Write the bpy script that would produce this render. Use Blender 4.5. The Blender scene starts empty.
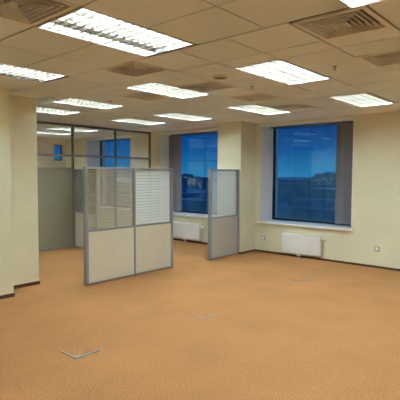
import bpy, math, random
from mathutils import Matrix, Vector
random.seed(7)
S = bpy.context.scene
COL = S.collection
PI = math.pi

# ------------------------------------------------------------------ camera
YAW, PITCH, ROLL, FPX = -0.718882, -0.057396, 0.004749, 447.11
cam_d = bpy.data.cameras.new('camera'); cam = bpy.data.objects.new('camera', cam_d); COL.objects.link(cam)
fw = Vector((math.sin(YAW)*math.cos(PITCH), math.cos(YAW)*math.cos(PITCH), math.sin(PITCH)))
rt = fw.cross(Vector((0, 0, 1))).normalized(); up = rt.cross(fw)
r2 = math.cos(ROLL)*rt + math.sin(ROLL)*up; u2 = -math.sin(ROLL)*rt + math.cos(ROLL)*up
m3 = Matrix((r2, u2, -fw)).transposed()
cam.matrix_world = Matrix.Translation((0, 0, 1.76)) @ m3.to_4x4()
cam_d.sensor_width = 36; cam_d.lens = FPX/400*36; cam_d.clip_start = .05; cam_d.clip_end = 6000
S.camera = cam

# ------------------------------------------------------------------ sky, exposure
W = bpy.data.worlds.new('dusk_sky'); S.world = W; W.use_nodes = True
nt = W.node_tree; nt.nodes.clear()
tc = nt.nodes.new('ShaderNodeTexCoord'); sp = nt.nodes.new('ShaderNodeSeparateXYZ')
rp = nt.nodes.new('ShaderNodeValToRGB'); bg = nt.nodes.new('ShaderNodeBackground'); wo = nt.nodes.new('ShaderNodeOutputWorld')
nt.links.new(tc.outputs['Generated'], sp.inputs[0]); nt.links.new(sp.outputs['Z'], rp.inputs[0])
nt.links.new(rp.outputs[0], bg.inputs[0]); nt.links.new(bg.outputs[0], wo.inputs[0])
cr = rp.color_ramp
cr.elements[0].position = 0.0; cr.elements[0].color = (.010, .12, .23, 1)
cr.elements[1].position = .13; cr.elements[1].color = (.0003, .006, .060, 1)
e = cr.elements.new(.05); e.color = (.0015, .055, .175, 1)
e = cr.elements.new(.4); e.color = (.004, .09, .30, 1)
bg.inputs[1].default_value = 1.0
S.view_settings.view_transform = 'Standard'; S.view_settings.look = 'None'
S.view_settings.gamma = 1; S.view_settings.use_curve_mapping = False
S.view_settings.exposure = 0.97
S.cycles.use_denoising = True
S.cycles.max_bounces = 12; S.cycles.diffuse_bounces = 5; S.cycles.transparent_max_bounces = 24
S.cycles.sample_clamp_indirect = 8
TUBE_POWER = 30.0

# ------------------------------------------------------------------ materials
def lin(r, g, b):
    f = lambda c: ((c/255+.055)/1.055)**2.4 if c > 10 else c/255/12.92
    return (f(r), f(g), f(b), 1)
def mat(name, rgb, rough=.6, metal=0., noise=0., nscale=30, bump=0., bscale=200, spec=.5):
    m = bpy.data.materials.new(name); m.use_nodes = True
    n = m.node_tree; b = n.nodes['Principled BSDF']
    b.inputs['Roughness'].default_value = rough; b.inputs['Metallic'].default_value = metal
    b.inputs['Specular IOR Level'].default_value = spec
    c = lin(*rgb); b.inputs['Base Color'].default_value = c
    if noise or bump:
        t = n.nodes.new('ShaderNodeTexCoord')
    if noise:
        x = n.nodes.new('ShaderNodeTexNoise'); x.inputs['Scale'].default_value = nscale; x.inputs['Detail'].default_value = 4
        n.links.new(t.outputs['Object'], x.inputs['Vector'])
        r = n.nodes.new('ShaderNodeValToRGB')
        r.color_ramp.elements[0].position = .3; r.color_ramp.elements[1].position = .7
        r.color_ramp.elements[0].color = tuple(v*(1-noise) for v in c[:3])+(1,)
        r.color_ramp.elements[1].color = tuple(min(1, v*(1+noise)) for v in c[:3])+(1,)
        n.links.new(x.outputs['Fac'], r.inputs[0]); n.links.new(r.outputs[0], b.inputs['Base Color'])
    if bump:
        y = n.nodes.new('ShaderNodeTexNoise'); y.inputs['Scale'].default_value = bscale
        n.links.new(t.outputs['Object'], y.inputs['Vector'])
        q = n.nodes.new('ShaderNodeBump'); q.inputs['Strength'].default_value = bump; q.inputs['Distance'].default_value = .01
        n.links.new(y.outputs['Fac'], q.inputs['Height']); n.links.new(q.outputs[0], b.inputs['Normal'])
    return m
def emit(name, rgb, k):
    m = bpy.data.materials.new(name); m.use_nodes = True; n = m.node_tree; n.nodes.clear()
    e = n.nodes.new('ShaderNodeEmission'); o = n.nodes.new('ShaderNodeOutputMaterial')
    e.inputs[0].default_value = tuple(rgb)+(1,); e.inputs[1].default_value = k
    n.links.new(e.outputs[0], o.inputs[0]); return m
def glass(name, tint=(1, 1, 1), ior=1.5, rough=0.0, refl=(1, 1, 1)):
    m = bpy.data.materials.new(name); m.use_nodes = True; n = m.node_tree; n.nodes.clear()
    o = n.nodes.new('ShaderNodeOutputMaterial'); mx = n.nodes.new('ShaderNodeMixShader')
    tr = n.nodes.new('ShaderNodeBsdfTransparent'); gl = n.nodes.new('ShaderNodeBsdfGlossy')
    fr = n.nodes.new('ShaderNodeFresnel'); ge = n.nodes.new('ShaderNodeNewGeometry')
    mm = n.nodes.new('ShaderNodeMix'); mm.data_type = 'FLOAT'
    n.links.new(ge.outputs['Backfacing'], mm.inputs[0]); mm.inputs[2].default_value = ior; mm.inputs[3].default_value = 1/ior
    n.links.new(mm.outputs[0], fr.inputs['IOR'])
    tr.inputs[0].default_value = tuple(tint)+(1,); gl.inputs['Roughness'].default_value = rough; gl.inputs[0].default_value = tuple(refl)+(1,)
    n.links.new(fr.outputs[0], mx.inputs[0]); n.links.new(tr.outputs[0], mx.inputs[1]); n.links.new(gl.outputs[0], mx.inputs[2])
    n.links.new(mx.outputs[0], o.inputs[0]); return m

M = {}
M['wall'] = mat('cream_paint', (219, 213, 182), .75, noise=.03, nscale=2.5, bump=.06, bscale=120)
M['plaster'] = mat('white_reveal_paint', (236, 232, 222), .7, noise=.02, nscale=3)
M['office_wall'] = mat('office_paint', (244, 239, 222), .75, noise=.02, nscale=3)
M['white'] = mat('white_enamel', (232, 230, 224), .35, noise=.01, nscale=4)
M['sill'] = mat('white_sill_laminate', (228, 224, 214), .35, noise=.02, nscale=8)
M['alu'] = mat('grey_aluminium', (140, 140, 142), .4, .2, noise=.04, nscale=14)
M['alu_dark'] = mat('dark_aluminium', (104, 101, 92), .4, .2, noise=.04, nscale=14)
M['board'] = mat('beige_laminate', (205, 196, 172), .5, noise=.025, nscale=5)
M['board_grey'] = mat('grey_beige_laminate', (176, 166, 154), .5, noise=.025, nscale=5)
M['slat_white'] = mat('white_slat', (226, 226, 222), .5, noise=.02, nscale=9)
M['slat_grey'] = mat('grey_slat', (150, 146, 136), .5, noise=.04, nscale=9)
M['slat_brown'] = mat('taupe_slat', (166, 140, 104), .5, noise=.04, nscale=9)
M['vane'] = mat('grey_fabric_vane', (134, 132, 140), .8, noise=.04, nscale=30)
M['dark_frame'] = mat('dark_window_frame', (34, 38, 48), .4, .3, noise=.1, nscale=20)
M['skirt'] = mat('brown_skirting', (84, 52, 30), .5, noise=.15, nscale=30)
M['skirt_top'] = mat('cream_skirting_lip', (222, 212, 178), .5, noise=.02, nscale=20)
M['fix'] = mat('white_troffer_metal', (236, 234, 228), .3, noise=.01, nscale=5)
M['louvre'] = mat('bright_aluminium_louvre', (188, 180, 164), .34, .75, noise=.02, nscale=20)
M['tube_off'] = mat('unlit_tube_glass', (210, 208, 200), .25, noise=.01, nscale=5)
M['vent'] = mat('beige_vent_metal', (230, 222, 206), .5, .1, noise=.03, nscale=10)
M['dark'] = mat('dark_void', (22, 18, 15), .9, noise=.1, nscale=10)
M['brass'] = mat('brass_sprinkler', (120, 92, 50), .35, .8, noise=.06, nscale=40)
M['speaker'] = mat('grey_speaker_mesh', (128, 116, 100), .6, noise=.25, nscale=300)
M['plastic'] = mat('white_plastic', (235, 232, 222), .4, noise=.01, nscale=20)
M['steel'] = mat('brushed_steel', (138, 138, 136), .5, .3, noise=.06, nscale=60)
M['city'] = mat('dark_facade', (96, 124, 140), .9, noise=.3, nscale=.2)
M['ground'] = mat('dark_city_ground', (110, 140, 152), .95, noise=.4, nscale=.02)
M['tube'] = emit('lit_tube', (.75, .97, 1.13), TUBE_POWER)
M['citylight'] = emit('city_window_light', (1, .80, .5), 1.3)
M['glass'] = glass('clear_glass', (.98, .985, .98))
M['win_glass'] = glass('window_glass', (.88, .95, 1.0), 1.75, refl=(.42, .85, 1.0))
M['frost'] = mat('frosted_film_glass', (142, 136, 114), .3, noise=.03, nscale=4)

def carpet():
    m = bpy.data.materials.new('orange_carpet'); m.use_nodes = True; n = m.node_tree; b = n.nodes['Principled BSDF']
    b.inputs['Roughness'].default_value = .95; b.inputs['Specular IOR Level'].default_value = .15
    t = n.nodes.new('ShaderNodeTexCoord')
    def noise(sc, det=3, rough=.6):
        x = n.nodes.new('ShaderNodeTexNoise'); x.inputs['Scale'].default_value = sc; x.inputs['Detail'].default_value = det
        x.inputs['Roughness'].default_value = rough; n.links.new(t.outputs['Object'], x.inputs['Vector']); return x
    def ramp(a, b_, p0, p1):
        r = n.nodes.new('ShaderNodeValToRGB'); r.color_ramp.elements[0].position = p0; r.color_ramp.elements[1].position = p1
        r.color_ramp.elements[0].color = a; r.color_ramp.elements[1].color = b_; return r
    f1 = noise(62, 5, .9); r1 = ramp(lin(112, 70, 38), lin(202, 146, 92), .30, .70); n.links.new(f1.outputs['Fac'], r1.inputs[0])
    f2 = noise(1.3, 5, .6); r2_ = ramp((.90, .90, .90, 1), (1.08, 1.06, 1.04, 1), .35, .68); n.links.new(f2.outputs['Fac'], r2_.inputs[0])
    mx = n.nodes.new('ShaderNodeMix'); mx.data_type = 'RGBA'; mx.blend_type = 'MULTIPLY'; mx.inputs[0].default_value = 1
    n.links.new(r1.outputs[0], mx.inputs[6]); n.links.new(r2_.outputs[0], mx.inputs[7]); n.links.new(mx.outputs[2], b.inputs['Base Color'])
    bp = n.nodes.new('ShaderNodeBump'); bp.inputs['Strength'].default_value = .04; bp.inputs['Distance'].default_value = .006
    n.links.new(f1.outputs['Fac'], bp.inputs['Height']); n.links.new(bp.outputs[0], b.inputs['Normal'])
    return m
M['carpet'] = carpet()
def tile_mat():
    m = bpy.data.materials.new('beige_ceiling_tile'); m.use_nodes = True; n = m.node_tree; b = n.nodes['Principled BSDF']
    b.inputs['Roughness'].default_value = .55; b.inputs['Specular IOR Level'].default_value = .35
    g = n.nodes.new('ShaderNodeNewGeometry'); r = n.nodes.new('ShaderNodeValToRGB')
    r.color_ramp.elements[0].color = lin(216, 221, 216); r.color_ramp.elements[1].color = lin(226, 231, 227)
    n.links.new(g.outputs['Random Per Island'], r.inputs[0])
    t = n.nodes.new('ShaderNodeTexCoord'); x = n.nodes.new('ShaderNodeTexNoise'); x.inputs['Scale'].default_value = 3
    n.links.new(t.outputs['Object'], x.inputs['Vector'])
    r2_ = n.nodes.new('ShaderNodeValToRGB'); r2_.color_ramp.elements[0].color = (.93, .93, .92, 1); r2_.color_ramp.elements[1].color = (1, 1, 1, 1)
    n.links.new(x.outputs['Fac'], r2_.inputs[0])
    mx = n.nodes.new('ShaderNodeMix'); mx.data_type = 'RGBA'; mx.blend_type = 'MULTIPLY'; mx.inputs[0].default_value = 1
    n.links.new(r.outputs[0], mx.inputs[6]); n.links.new(r2_.outputs[0], mx.inputs[7]); n.links.new(mx.outputs[2], b.inputs['Base Color'])
    return m
M['tile'] = tile_mat()

# ------------------------------------------------------------------ mesh builder
class MB:
    def __init__(s): s.v = []; s.f = []; s.sm = []
    def poly(s, pts, faces, smooth=False):
        k = len(s.v); s.v += [tuple(p) for p in pts]
        s.f += [tuple(i+k for i in f) for f in faces]; s.sm += [smooth]*len(faces); return s
    def box(s, x0, x1, y0, y1, z0, z1, mtx=None):
        p = [Vector((x, y, z)) for z in (z0, z1) for y in (y0, y1) for x in (x0, x1)]
        if mtx: p = [mtx @ q for q in p]
        return s.poly(p, [(0, 2, 3, 1), (4, 5, 7, 6), (0, 1, 5, 4), (2, 6, 7, 3), (0, 4, 6, 2), (1, 3, 7, 5)])
    def cyl(s, a, b, r, n=12, r1=None, smooth=True):
        a = Vector(a); b = Vector(b); r1 = r if r1 is None else r1; d = (b-a).normalized()
        t = d.orthogonal().normalized(); q = d.cross(t); pts = []
        for i in range(n):
            c = t*math.cos(2*PI*i/n)+q*math.sin(2*PI*i/n); pts += [a+c*r, b+c*r1]
        s.poly(pts, [(2*i, 2*((i+1) % n), 2*((i+1) % n)+1, 2*i+1) for i in range(n)], smooth)
        k = len(s.v)-2*n
        s.f += [tuple(k+2*i for i in reversed(range(n))), tuple(k+2*i+1 for i in range(n))]; s.sm += [False, False]; return s
    def prism(s, prof, a, b, axis):
        # profile (list of 2-D points) pushed along an axis from a to b
        def put(p, t): return {'x': (t, p[0], p[1]), 'y': (p[0], t, p[1]), 'z': (p[0], p[1], t)}[axis]
        n = len(prof); pts = [put(p, a) for p in prof]+[put(p, b) for p in prof]
        fs = [(i, (i+1) % n, (i+1) % n+n, i+n) for i in range(n)]+[tuple(reversed(range(n))), tuple(range(n, 2*n))]
        return s.poly(pts, fs)
    def build(s, name, m, parent=None, bevel=0., loc=None):
        me = bpy.data.meshes.new(name); me.from_pydata(s.v, [], s.f); me.materials.append(m)
        me.polygons.foreach_set('use_smooth', s.sm); me.validate(); me.update()
        import bmesh
        b = bmesh.new(); b.from_mesh(me); bmesh.ops.recalc_face_normals(b, faces=b.faces); b.to_mesh(me); b.free()
        o = bpy.data.objects.new(name, me); COL.objects.link(o)
        if parent: o.parent = parent
        if loc: o.location = loc
        if bevel:
            q = o.modifiers.new('edge', 'BEVEL'); q.width = bevel; q.segments = 2; q.limit_method = 'ANGLE'
        return o
def tag(o, label, cat, group=None, kind=None):
    o['label'] = label; o['category'] = cat
    if group: o['group'] = group
    if kind: o['kind'] = kind
    return o
def empty(name, loc, rz=0):
    o = bpy.data.objects.new(name, None); COL.objects.link(o); o.location = loc; o.rotation_euler = (0, 0, rz)
    o.empty_display_size = .1; return o
def struct(o): o['kind'] = 'structure'; return o
def copy_tree(o, parent=None):
    c = o.copy(); COL.objects.link(c)
    if parent: c.parent = parent
    for ch in list(o.children): copy_tree(ch, c)
    return c

# ------------------------------------------------------------------ the shell
XL, XR, YB, YW, ZC = -13.6, 2.6, -1.3, 8.55, 2.93
YG = 9.12                                                   # plane of the window glass
struct(MB().box(XL, XR, YB, YG+.2, -.12, 0).build('floor', M['carpet']))

WIN = [(-5.68, -3.52), (-8.95, -6.7), (-12.42, -10.2)]     # openings along the window wall
Z0, Z1 = .70, 2.87
wb = MB(); x = XL
for a, b in sorted(WIN):
    wb.box(x, a, YW, YG+.2, 0, 3.2); wb.box(a, b, YW, YG+.2, 0, Z0-.04); wb.box(a, b, YW, YG+.2, Z1, 3.2); x = b
wb.box(x, XR, YW, YG+.2, 0, 3.2)
struct(wb.build('wall_window', M['wall']))
struct(MB().box(XR, XR+.2, YB, YG+.2, 0, 3.2).build('wall_right', M['wall']))
struct(MB().box(XL-.2, XR+.2, YB-.2, YB, 0, 3.2).build('wall_back', M['wall']))
# office far wall with its own small dusk window
wl = MB(); oz0, oz1 = 2.20, 2.74
oy0, oy1 = 8.10, 8.45
wl.box(XL-.2, XL, YB, oy0, 0, 3.2).box(XL-.2, XL, oy1, YG+.2, 0, 3.2).box(XL-.2, XL, oy0, oy1, 0, oz0).box(XL-.2, XL, oy0, oy1, oz1, 3.2)
struct(wl.build('wall_left', M['office_wall']))
# square pier on the window wall, and the stepped pier on the left
struct(MB().box(-6.46, -5.80, 7.98, YW, 0, ZC+.1).build('column', M['wall'], bevel=.004))
pl = MB().prism([(-7.5, 3.62), (-7.5, 1.3), (-6.16, 1.3), (-6.16, 3.0), (-6.57, 3.0), (-6.57, 3.62)], 0, ZC+.1, 'z')
struct(pl.build('pillar', M['wall'], bevel=.004))

def skirting(name, pts, h=.042, t=.014):
    # pts: poly line on the floor, wall on the left hand side of travel
    a = MB(); c = MB()
    for (p, q) in zip(pts, pts[1:]):
        p = Vector((*p, 0)); q = Vector((*q, 0)); d = (q-p); L = d.length; ang = math.atan2(d.y, d.x)
        mt = Matrix.Translation(p) @ Matrix.Rotation(ang, 4, 'Z')
        a.box(-t*.0, L, -t, .002, 0, h, mt); c.box(0, L, -t*.8, .002, h, h+.014, mt)
    o = struct(a.build(name, M['skirt'])); c.build('skirting_lip', M['skirt_top'], o); return o
skirting('baseboard_window', [(-9.3, YW), (-6.46, YW)])
skirting('baseboard_window_right', [(-5.80, YW), (XR, YW)])
skirting('baseboard_column', [(-6.46, YW), (-6.46, 7.98), (-5.80, 7.98), (-5.80, YW)])
# travelling so that the pier stays on the left
skirting('baseboard_pillar', [(-7.5, 1.3), (-6.16, 1.3), (-6.16, 3.0), (-6.57, 3.0), (-6.57, 3.62), (-7.5, 3.62)], h=.055)

# windows
def window(i, a, b):
    w = struct(empty('window_%d' % i, ((a+b)/2, YW, Z0)))
    dx = (a+b)/2
    f = MB(); y0, y1 = YG-.03-YW, YG+.05-YW; h = Z1-Z0; hw = (b-a)/2; t = .035
    f.box(-hw, -hw+t, y0, y1, 0, h).box(hw-t, hw, y0, y1, 0, h).box(-hw+t, hw-t, y0, y1, 0, t+.01).box(-hw+t, hw-t, y0, y1, h-t, h)
    f.build('window_frame', M['dark_frame'], w, .003)
    MB().box(-hw+t-.005, hw-t+.005, YG-YW, YG-YW+.012, t, h-t+.005).build('window_pane', M['win_glass'], w)
    s = MB().box(-hw-.05, hw+.05, -.055, y0, -.042, 0) if i != 3 else MB().box(-hw, hw, 0, y0, -.042, 0)
    s.build('window_sill', M['sill'], w, .006)
    r = MB().box(-hw, -hw+.008, 0, y0, 0, h).box(hw-.008, hw, 0, y0, 0, h).box(-hw, hw, 0, y0, h-.008, h)
    r.build('window_reveal', M['plaster'], w)
    return w
for i, (a, b) in enumerate(WIN): window(i+1, a, b)
w4 = struct(empty('window_4', (XL, (oy0+oy1)/2, oz0)))
hw = (oy1-oy0)/2; h = oz1-oz0
MB().box(-.16, -.10, -hw, -hw+.03, 0, h).box(-.16, -.10, hw-.03, hw, 0, h).box(-.16, -.10, -hw+.03, hw-.03, 0, .03).box(-.16, -.10, -hw+.03, hw-.03, h-.03, h).build('window_frame', M['dark_frame'], w4)
MB().box(-.135, -.125, -hw+.03, hw-.03, .03, h-.03).build('window_pane', M['win_glass'], w4)

# ------------------------------------------------------------------ ceiling: loose metal tiles with open joints, holes for lamps and vents
LIGHTS = [  # x0, x1, y0, y1, unlit tubes, label
    (-3.40, -2.74, 1.87, 3.05, (2,), 'largest louvred ceiling light, one tube row dark, beside the slotted vent at upper left'),
    (-5.40, -4.78, 1.87, 3.03, (3,), 'louvred ceiling light cut by the left picture edge, above the cream stepped pier'),
    (-1.33, -0.71, 1.92, 3.12, (), 'bright ceiling light cut off by the top edge above the big square vent'),
    (-3.02, -2.43, 4.00, 5.20, (), 'bright ceiling light right of the round grey speaker, in front of the right-hand window'),
    (-4.82, -4.24, 3.93, 5.08, (), 'louvred ceiling light in the middle of the ceiling, just left of the round speaker'),
    (-6.68, -6.10, 3.93, 5.00, (), 'louvred ceiling light above the left end of the glazed office wall, whole in view'),
    (-7.98, -7.36, 3.85, 4.98, (), 'ceiling light half hidden behind the stepped left pier'),
    (-3.03, -2.47, 6.40, 7.62, (), 'ceiling light above the right-hand window, closest to the bare cream wall'),
    (-4.85, -4.28, 6.25, 7.50, (), 'ceiling light just in front of the square column between the windows'),
    (-6.62, -6.03, 6.12, 7.32, (), 'thin-looking ceiling light in front of the window behind the partition'),
    (-7.98, -7.36, 6.12, 7.26, (), 'far ceiling light right above the end of the glazed office wall'),
    (-1.22, -0.62, 4.00, 5.20, (), 'added ceiling light outside the picture, over the right part of the room near the middle'),  # lamps outside the picture are unseen, added for the light they give
    (-1.22, -0.62, 6.40, 7.60, (), 'added ceiling light outside the picture, beside the right part of the window wall'),
    (0.58, 1.18, 4.00, 5.20, (), 'added ceiling light outside the picture, near the middle of the right wall'),
    (0.58, 1.18, 1.87, 3.07, (), 'added ceiling light outside the picture, right of the viewer by the right wall'),
    (-3.40, -2.74, -0.60, 0.60, (), 'added ceiling light outside the picture, overhead to the left of the viewer'),
    (-1.33, -0.71, -0.60, 0.60, (), 'added ceiling light outside the picture, straight over the viewer'),
    (-10.72, -10.10, 6.15, 7.40, (), 'ceiling light inside the glazed office, nearer to the glass'),
    (-12.10, -11.50, 6.30, 7.50, (), 'ceiling light deep inside the glazed office, by its far wall'),
    (-12.10, -11.50, 3.90, 5.10, (), 'ceiling light added to brighten the office, hidden behind the stepped pier, nearer the corridor'),  # this lamp and the next are unseen, added to brighten the office
    (-13.30, -12.70, 3.90, 5.10, (), 'ceiling light added to brighten the office, hidden behind the stepped pier, by the far wall'),
    (-8.95, -8.35, 1.20, 2.40, (), 'ceiling light hidden behind the stepped pier, over the corridor'),
]
VENTS = [
    (-3.40, -2.74, 1.23, 1.85, 'slotted square ceiling vent cut by the top left corner, beside the largest light'),
    (-1.80, -1.22, 3.12, 3.70, 'big square ceiling vent with dark slots at the top right, below a lamp'),
    (-1.82, -1.22, 4.40, 4.98, 'square ceiling vent cut by the right picture edge, beyond the big vent'),
    (-4.22, -3.62, 3.08, 3.62, 'square ceiling vent directly below the far end of the largest light'),
    (-4.22, -3.62, 4.32, 4.90, 'shallow ceiling vent just left of the round grey speaker'),
    (-5.42, -4.82, 4.32, 4.90, 'shallow ceiling vent just below the left end of the central lamp'),
    (-4.22, -3.62, 5.42, 6.02, 'ceiling vent right above the lamp in front of the column'),
    (-4.22, -3.62, 6.62, 7.22, 'small-looking far ceiling vent close to the right-hand window'),
]
holes = [l[:4] for l in LIGHTS]+[v[:4] for v in VENTS]
tb = MB(); YT = 7.66                                          # the tiles stop at YT; a plain border runs on to the window wall
def tile(x0, x1, y0, y1):
    for a, b, c, d in holes:
        if x1 > a+.05 and x0 < b-.05 and y1 > c+.05 and y0 < d-.05:   # the hole takes a bite out of the tile
            if y0 < c-.06: tile(x0, x1, y0, c)
            if y1 > d+.06: tile(x0, x1, d, y1)
            yy0, yy1 = max(y0, c), min(y1, d)
            if x0 < a-.06: tile(x0, a, yy0, yy1)
            if x1 > b+.06: tile(b, x1, yy0, yy1)
            return
    g = .0065; z = ZC + random.uniform(-.0015, .002)
    ang = random.gauss(0, .0025); ang2 = random.gauss(0, .0025)
    mt = Matrix.Translation(((x0+x1)/2, (y0+y1)/2, z)) @ Matrix.Rotation(ang, 4, 'X') @ Matrix.Rotation(ang2, 4, 'Y')
    hx, hy = (x1-x0)/2-g, (y1-y0)/2-g
    tb.box(-hx, hx, -hy, hy, 0, .014, mt)
xa = [XL, -12.9, -12.1, -11.5, -10.9, -10.1, -9.5, -8.95, -8.35, -7.8, -7.2, -6.6, -6.0, -5.40, -4.78, -4.1, -3.40, -2.74, -2.02, -1.33, -.71, -.1, .58, 1.18, 1.8, XR]
ya = [YB, -.6, 0, .6, 1.23, 1.86, 2.47, 3.09]
for x0, x1 in zip(xa, xa[1:]):
    for y0, y1 in zip(ya, ya[1:]): tile(x0, x1, y0, y1)
xb = [XL]+[-1.82-.6*k for k in range(19, -8, -1) if XL+.2 < -1.82-.6*k < XR-.1]+[XR]
yb = [3.09, 3.70, 4.0, 4.6, 5.2, 5.8, 6.4, 7.0, YT]
for x0, x1 in zip(xb, xb[1:]):
    for y0, y1 in zip(yb, yb[1:]): tile(x0, x1, y0, y1)
ceil = struct(tb.build('ceiling', M['tile']))
MB().box(XL, XR, YB, YG, ZC+.13, ZC+.27).build('ceiling_void', M['dark'], ceil)
struct(MB().box(XL, XR, YT, YW, ZC-.004, ZC+.1).build('trim_1', M['plaster'], bevel=.003))

# ------------------------------------------------------------------ ceiling lights
def ceiling_light(x0, x1, y0, y1, off, label):
    w, l = x1-x0, y1-y0; cx, cy = (x0+x1)/2, (y0+y1)/2
    r = empty('ceiling_light', (cx, cy, ZC)); tag(r, label, 'ceiling light', 'fluorescent ceiling lights')
    hw, hl = w/2-.004, l/2-.004; t = .003
    hb = MB()
    hb.box(-hw, hw, -hl, hl, .095, .10)
    hb.box(-hw, -hw+t, -hl, hl, 0, .095).box(hw-t, hw, -hl, hl, 0, .095).box(-hw, hw, -hl, -hl+t, 0, .095).box(-hw, hw, hl-t, hl, 0, .095)
    fl = .016
    hb.box(-hw, hw, -hl, -hl+fl, -.004, .003).box(-hw, hw, hl-fl, hl, -.004, .003).box(-hw, -hw+fl, -hl, hl, -.004, .003).box(hw-fl, hw, -hl, hl, -.004, .003)
    hb.build('housing', M['fix'], r)
    iw, il = hw-fl, hl-fl; n = 4; cw = 2*iw/n
    lv = MB()
    for k in range(n+1):
        c = -iw+k*cw; a = .018 if 0 < k < n else .010
        lv.prism([(c-a, .044), (c-.002, .001), (c+.002, .001), (c+a, .044)], -il, il, 'y')
    nb = 14
    for k in range(1, nb):
        c = -il+2*il*k/nb
        lv.prism([(c-.005, .019), (c-.001, .001), (c+.001, .001), (c+.005, .019)], -iw, iw, 'x')
    lv.build('louvre', M['louvre'], r)
    for k in range(n):
        c = -iw+(k+.5)*cw
        dead = (n-1-k) in off
        o = MB().cyl((c, -il+.02, .052), (c, il-.02, .052), .013, 8).build('fluorescent_tube', M['tube_off' if dead else 'tube'], r)
        if dead: o['label'] = 'unlit fluorescent tube'
    return r
for L in LIGHTS: ceiling_light(*L)

# ------------------------------------------------------------------ ceiling vents
def vent(x0, x1, y0, y1, label):
    hx, hy = (x1-x0)/2-.004, (y1-y0)/2-.004
    r = empty('ceiling_vent', ((x0+x1)/2, (y0+y1)/2, ZC)); tag(r, label, 'vent', 'square ceiling vents')
    f = MB(); t = .03
    f.box(-hx, hx, -hy, -hy+t, -.006, .01).box(-hx, hx, hy-t, hy, -.006, .01).box(-hx, -hx+t, -hy+t, hy-t, -.006, .01).box(hx-t, hx, -hy+t, hy-t, -.006, .01)
    f.build('vent_frame', M['vent'], r)
    v = MB(); n = 6
    for k in range(n):
        s0 = 1-(k)/(n+.3); s1 = s0-.075
        ax, ay, bx, by = (hx-t)*s0, (hy-t)*s0, (hx-t)*s1, (hy-t)*s1
        za, zb = -.004, .034                                  # sloping ring: its outer edge hangs low
        P = [(-ax, -ay, za), (ax, -ay, za), (ax, ay, za), (-ax, ay, za), (-bx, -by, zb), (bx, -by, zb), (bx, by, zb), (-bx, by, zb)]
        Q = [(p[0], p[1], p[2]+.003) for p in P]
        fs = []
        for i in range(4):
            j = (i+1) % 4
            fs += [(i, j, j+4, i+4), (i+8, i+12, j+12, j+8), (i, i+8, j+8, j), (i+4, j+4, j+12, i+12)]
        v.poly(P+Q, fs)
        lip = .008; a2, b2 = ax-lip, ay-lip                    # rolled lower edge of the blade
        v.box(-ax, ax, -ay, -b2, za-.002, za+.002).box(-ax, ax, b2, ay, za-.002, za+.002).box(-ax, -a2, -b2, b2, za-.002, za+.002).box(a2, ax, -b2, b2, za-.002, za+.002)
    v.build('vent_grille', M['vent'], r)
    d = MB().box(-hx+.01, hx-.01, -hy+.01, hy-.01, .10, .11)
    d.box(-hx+.01, -hx+.02, -hy+.01, hy-.01, .008, .10).box(hx-.02, hx-.01, -hy+.01, hy-.01, .008, .10).box(-hx+.02, hx-.02, -hy+.01, -hy+.02, .008, .10).box(-hx+.02, hx-.02, hy-.02, hy-.01, .008, .10)
    d.build('duct_box', M['dark'], r); return r
for V in VENTS: vent(*V)

# round speaker and sprinklers
sp_ = empty('ceiling_speaker', (-3.42, 4.26, ZC)); tag(sp_, 'round grey speaker grille set flush in the ceiling', 'speaker')
MB().cyl((0, 0, -.012), (0, 0, .008), .085, 28, .095).build('speaker_grille', M['speaker'], sp_)
rim = MB()
for i in range(28):
    a, b = 2*PI*i/28, 2*PI*(i+1)/28
    pr = [(.083, -.014), (.100, -.008), (.100, .006), (.083, .002)]
    rim.poly([(q*math.cos(a), q*math.sin(a), z) for q, z in pr]+[(q*math.cos(b), q*math.sin(b), z) for q, z in pr],
             [(0, 1, 5, 4), (1, 2, 6, 5), (2, 3, 7, 6), (3, 0, 4, 7)], True)
rim.build('speaker_rim', M['vent'], sp_)
spr0 = empty('sprinkler', (0, 0, 0))
MB().cyl((0, 0, -.004), (0, 0, .006), .034, 16).build('escutcheon', M['brass'], spr0)
MB().cyl((0, 0, -.030), (0, 0, 0), .008, 8).cyl((-.014, 0, -.052), (-.006, 0, -.02), .003, 6).cyl((.014, 0, -.052), (.006, 0, -.02), .003, 6).build('sprinkler_body', M['brass'], spr0)
MB().cyl((0, 0, -.056), (0, 0, -.053), .020, 12).build('deflector', M['brass'], spr0)
for i, (x, y, lb) in enumerate([(-3.45, 4.99, 'brass ceiling sprinkler just below the round speaker'),
        (-2.14, 4.65, 'dark ceiling sprinkler below the big square vent at the top right'),
        (-5.87, 4.52, 'ceiling sprinkler beside the end of the lamp above the glazed wall'),
        (-5.85, 6.82, 'ceiling sprinkler beside the lamp in front of the far window'),
        (-6.3, 3.75, 'ceiling sprinkler at the top corner of the stepped left pier')]):
    o = spr0 if i == 0 else copy_tree(spr0)
    o.location = (x, y, ZC); o.scale = (.7, .7, .7); tag(o, lb, 'sprinkler', 'ceiling sprinklers')

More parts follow.
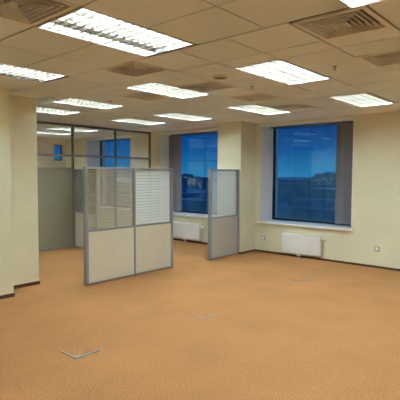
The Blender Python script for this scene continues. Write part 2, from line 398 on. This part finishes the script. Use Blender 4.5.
# ------------------------------------------------------------------ partitions
def slats(y0, y1, z0, z1, pitch, depth, tilt, x=0.):
    b = MB(); n = int((z1-z0)/pitch)
    for k in range(n):
        z = z0+(k+.5)*pitch
        mt = Matrix.Translation((x, 0, z)) @ Matrix.Rotation(tilt, 4, 'Y')
        b.box(-depth/2, depth/2, y0, y1, -.0006, .0006, mt)
    for yy in (y0+.12*(y1-y0), y1-.12*(y1-y0)): b.cyl((x, yy, z0), (x, yy, z1), .0012, 4)
    return b
def partition(loc, rz, bays, label, board, height=1.87, mid=.86, foot=True):
    # runs along local +y from its base point; bays = [(length, blind material or None, tilt, pitch)]
    r = empty('office_partition', loc, rz); tag(r, label, 'partition', 'half-glazed office partitions')
    T = .034; y = 0; L = sum(b[0] for b in bays); pw = .052
    rails = MB().box(-T, T, 0, L, height-.035, height)
    rails.build('top_rail', M['alu'], r, .004)
    ys = [0]
    for b in bays: ys.append(ys[-1]+b[0])
    for i, yy in enumerate(ys):
        a, c = (0, pw) if i == 0 else (L-pw, L) if i == len(ys)-1 else (yy-.018, yy+.018)
        MB().box(-T, T, a, c, .012, height-.035).build('post', M['alu'], r, .004)
        if foot: MB().cyl((0, (a+c)/2, 0), (0, (a+c)/2, .014), .02, 12).build('foot', M['alu_dark'], r)
    for i, (ln, bm, tilt, pitch) in enumerate(bays):
        a = ys[i]+(pw if i == 0 else .018); c = ys[i+1]-(pw if i == len(bays)-1 else .018)
        MB().box(-T*.85, T*.85, a, c, mid-.015, mid+.015).build('middle_rail', M['alu'], r, .002)
        MB().box(-T*.85, T*.85, a, c, .014, .034).build('bottom_rail', M['alu'], r, .002)
        MB().box(-T*.7, T*.7, a, c, .034, mid-.015).build('lower_panel', board, r, .002)
        g = MB().box(T*.5, T*.5+.004, a, c, mid+.015, height-.035).box(-T*.5-.004, -T*.5, a, c, mid+.015, height-.035)
        g.build('glass_pane', M['glass'], r)
        if bm: slats(a+.008, c-.008, mid+.02, height-.04, pitch, pitch*1.06, tilt).build('venetian_blind', bm, r)
    return r
partition((-5.92, 4.035, 0), 0, [(1.0, M['slat_brown'], .30, .021), (.93, M['slat_white'], .85, .05)],
          'two-bay beige partition with glass top standing free in the middle of the carpet', M['board'])
partition((-5.86, 6.98, 0), 0, [(.99, M['slat_white'], .42, .022)],
          'narrow one-bay partition with pale glass standing against the square column', M['board_grey'])
partition((-8.38, 6.07, 0), PI/2, [(.92, M['slat_grey'], .7, .021)],
          'low cream partition with grey glass butting the glazed office wall, behind the free partition', M['board'])
partition((-7.6, .45, 0), PI/2, [(.55, M['slat_grey'], 1.1, .03), (.8, M['slat_grey'], 1.1, .03), (.55, M['slat_white'], 1.2, .03), (.5, M['slat_grey'], 1.1, .03)],
          'dark-looking partition row seen only as a reflection in the right-hand window', M['board_grey'])

# glazed office wall
gx = -9.35; gy = [3.6, 4.83, 6.06, 7.33, YW]
gw = struct(empty('wall_glazed', (gx, 3.6, 0)))
def G(mb, name, m, bevel=.003): return mb.build(name, m, gw, bevel)
D = lambda y: y-3.6
G(MB().box(-.04, .04, 0, D(YW), ZC-.05, ZC), 'head_rail', M['alu_dark'])
G(MB().box(-.035, .035, 0, D(YW), 2.165, 2.215), 'transom_rail', M['alu'])
G(MB().box(-.035, .035, 0, D(YW), 0, .05), 'bottom_rail', M['alu'])
for i, y in enumerate(gy):
    a = D(y)-.018 if i else 0
    if i == len(gy)-1: a = D(y)-.036
    G(MB().box(-.03, .03, a, a+.036, .05, ZC-.05), 'mullion', M['alu_dark'])
for y0, y1, bl in [(3.6, 4.83, 1), (4.83, 6.06, 1), (6.06, 7.33, 2), (7.33, YW, 2)]:
    a, b = D(y0)+.018, D(y1)-.018
    G(MB().box(-.004, .004, a, b, 2.215, ZC-.05), 'glass_pane', M['glass'], 0)
    if bl == 1:
        G(MB().box(-.012, .012, a, b, .05, 1.90), 'frosted_panel', M['frost'], 0)
        G(MB().box(-.004, .004, a, b, 1.90, 2.165), 'glass_pane', M['glass'], 0)
    else:
        G(MB().box(.012, .018, a, b, .05, 2.165), 'glass_pane', M['glass'], 0)
        G(slats(a+.01, b-.01, .06, 1.90, .024, .024, .45, -.005), 'venetian_blind', M['slat_brown'], 0)

# ------------------------------------------------------------------ vertical blinds drawn aside in the window recesses
def vertical_blind(xa_, xb_, rail0, rail1, label, y=8.93):
    r = empty('vertical_blind', ((rail0+rail1)/2, y, Z1-.01)); tag(r, label, 'blind', 'vertical window blinds')
    ox = (rail0+rail1)/2
    MB().box(rail0-ox, rail1-ox, -.02, .02, -.035, 0).build('head_rail', M['alu_dark'], r, .003)
    n = int((xb_-xa_)/.036)
    for k in range(n):
        xx = xa_+(k+.5)*(xb_-xa_)/n-ox
        mt = Matrix.Translation((xx, 0, 0)) @ Matrix.Rotation(math.radians(52+random.uniform(-16, 16)), 4, 'Z')
        MB().box(-.062, .062, -.001, .001, -2.12, -.037, mt).build('vane', M['vane'], r)
    return r
vertical_blind(-4.00, -3.56, -5.64, -3.54, 'grey vertical blind drawn to the right side of the right-hand window')
vertical_blind(-8.92, -8.56, -8.92, -6.74, 'grey vertical blind drawn to the left side of the window behind the partition')

# ------------------------------------------------------------------ radiators
def radiator(x0, x1, label):
    L = x1-x0; r = empty('radiator', (x0, YW, 0)); tag(r, label, 'radiator', 'white panel radiators under the windows')
    z0, z1 = .085, .49; y0, y1 = -.115, -.035
    prof = [(y0, z0+.012), (y0+.012, z0), (y1, z0), (y1, z1), (y0+.012, z1), (y0, z1-.012)]
    MB().prism(prof, 0, L, 'x').build('radiator_panel', M['white'], r, .004)
    rb = MB(); n = int(L/.06)
    for k in range(n):
        a = (k+.5)*L/n; rb.box(a-.017, a+.017, y0-.003, y0+.001, z0+.035, z1-.04)
    rb.build('panel_ribs', M['white'], r, .002)
    MB().box(-.004, L+.004, y0-.002, y1, z1-.004, z1+.012).build('top_grille', M['white'], r, .003)
    for a in (-.006, L): MB().box(a, a+.006, y0-.001, y1, z0+.01, z1).build('side_cover', M['white'], r, .002)
    for a in (.12*L, .86*L): MB().box(a-.02, a+.02, y1-.01, -.002, .2, .4).build('wall_bracket', M['white'], r)
    c = .44*L
    MB().box(c-.045, c+.045, -.10, -.05, .045, .085).build('valve_block', M['plastic'], r, .004)
    for d in (-.025, .025): MB().cyl((c+d, -.075, 0), (c+d, -.075, .05), .009, 10).build('feed_pipe', M['white'], r)
    k = MB().cyl((L+.004, -.075, .425), (L+.035, -.075, .425), .014, 12).build('thermostat_valve', M['steel'], r)
    MB().cyl((L+.035, -.075, .425), (L+.105, -.075, .425), .026, 14, .021).build('thermostat_head', M['plastic'], k)
    return r
radiator(-5.00, -4.13, 'white panel radiator below the right-hand window')
radiator(-8.34, -7.40, 'white panel radiator partly hidden behind the free partition, below the far window')

# ------------------------------------------------------------------ sockets, floor boxes
def socket(x, z, label):
    r = empty('wall_socket', (x, YW, z)); tag(r, label, 'socket', 'wall sockets')
    MB().box(-.045, .045, -.012, 0, -.045, .045).build('cover_plate', M['steel'], r, .004)
    MB().box(-.030, .030, -.017, -.011, -.030, .030).build('socket_insert', M['plastic'], r, .003)
    h_ = MB()
    for d in (-.01, .01): h_.cyl((d, -.0185, 0), (d, -.0165, 0), .0035, 8)
    h_.build('pin_holes', M['dark'], r)
socket(-3.01, .365, 'square wall socket low on the bare cream wall right of the window')
socket(-5.56, .32, 'small wall socket beside the square column, left of the radiator')

def floor_box(x, y, s, label, open_=False, rot=0.):
    r = empty('floor_outlet', (x, y, 0), rot); tag(r, label, 'floor outlet', 'carpeted floor outlet lids')
    h = s/2; t = .014
    MB().box(-h, h, -h, h, 0, .005).build('carpet_inset', M['carpet'], r)
    if open_:   # the rim stands proud on the two sides that show
        MB().box(-h, h+t, -h-t, -h+.004, 0, .009).box(h-.012, h+t, -h, h, 0, .009).build('lid_rim', M['steel'], r, .002)
        MB().box(h-.035, h+t, -h-t, -h+.06, .009, .013).build('cable_flap', M['steel'], r, .002)
    else:
        MB().box(-h, h+t, -h-t*.5, -h, 0, .007).box(h-.008, h+t, -h, h, 0, .008).build('lid_rim', M['steel'], r, .002)
    return r
floor_box(-3.75, 2.49, .25, 'square floor outlet lid with two bright rim edges, nearest in the carpet', True, 0)
floor_box(-3.62, 4.16, .24, 'floor outlet lid in the middle of the carpet with a faint grey edge')
floor_box(-3.62, 6.72, .22, 'faint floor outlet lid in front of the white radiator')
floor_box(-2.30, 7.42, .26, 'floor outlet lid at the right edge close to the window wall')

# ------------------------------------------------------------------ dusk city below the windows
struct(MB().box(-4000, 4000, 30, 6000, -31, -30).build('city_ground', M['ground']))
rc = random.Random(3)
placed = []
for i in range(60):
    d = rc.uniform(120, 900) if i > 8 else rc.uniform(90, 160); a = math.radians(rc.uniform(20, 60))
    x, y = -d*math.tan(a), d
    w, dp = rc.uniform(14, 45), rc.uniform(12, 30)
    if any(abs(x-q[0]) < (w+q[2])/2+2 and y < q[1]+q[3]+2 and q[1] < y+dp+2 for q in placed): continue
    placed.append((x, y, w, dp))
    top = rc.uniform(-16, -1) if d < 400 else rc.uniform(-8, 5)
    r = empty('city_building', (x, y, -30)); tag(r, 'dark distant city building with a few lit windows beyond the glass', 'building', 'distant city buildings at dusk')
    MB().box(-w/2, w/2, 0, dp, 0, top+30).box(-w*.15, w*.15, dp*.3, dp*.7, top+30, top+32).build('facade', M['city'], r)
    lw = MB(); s = d/450
    for k in range(7):
        u = rc.uniform(-w/2+1, w/2-2); z = rc.uniform(5, max(8, top+27))
        lw.box(u, u+0.6*s+.1, -.15, .05, z, z+1.0*s+.1)
    o = lw.build('lit_windows', M['citylight'], r); o['kind'] = 'stuff'
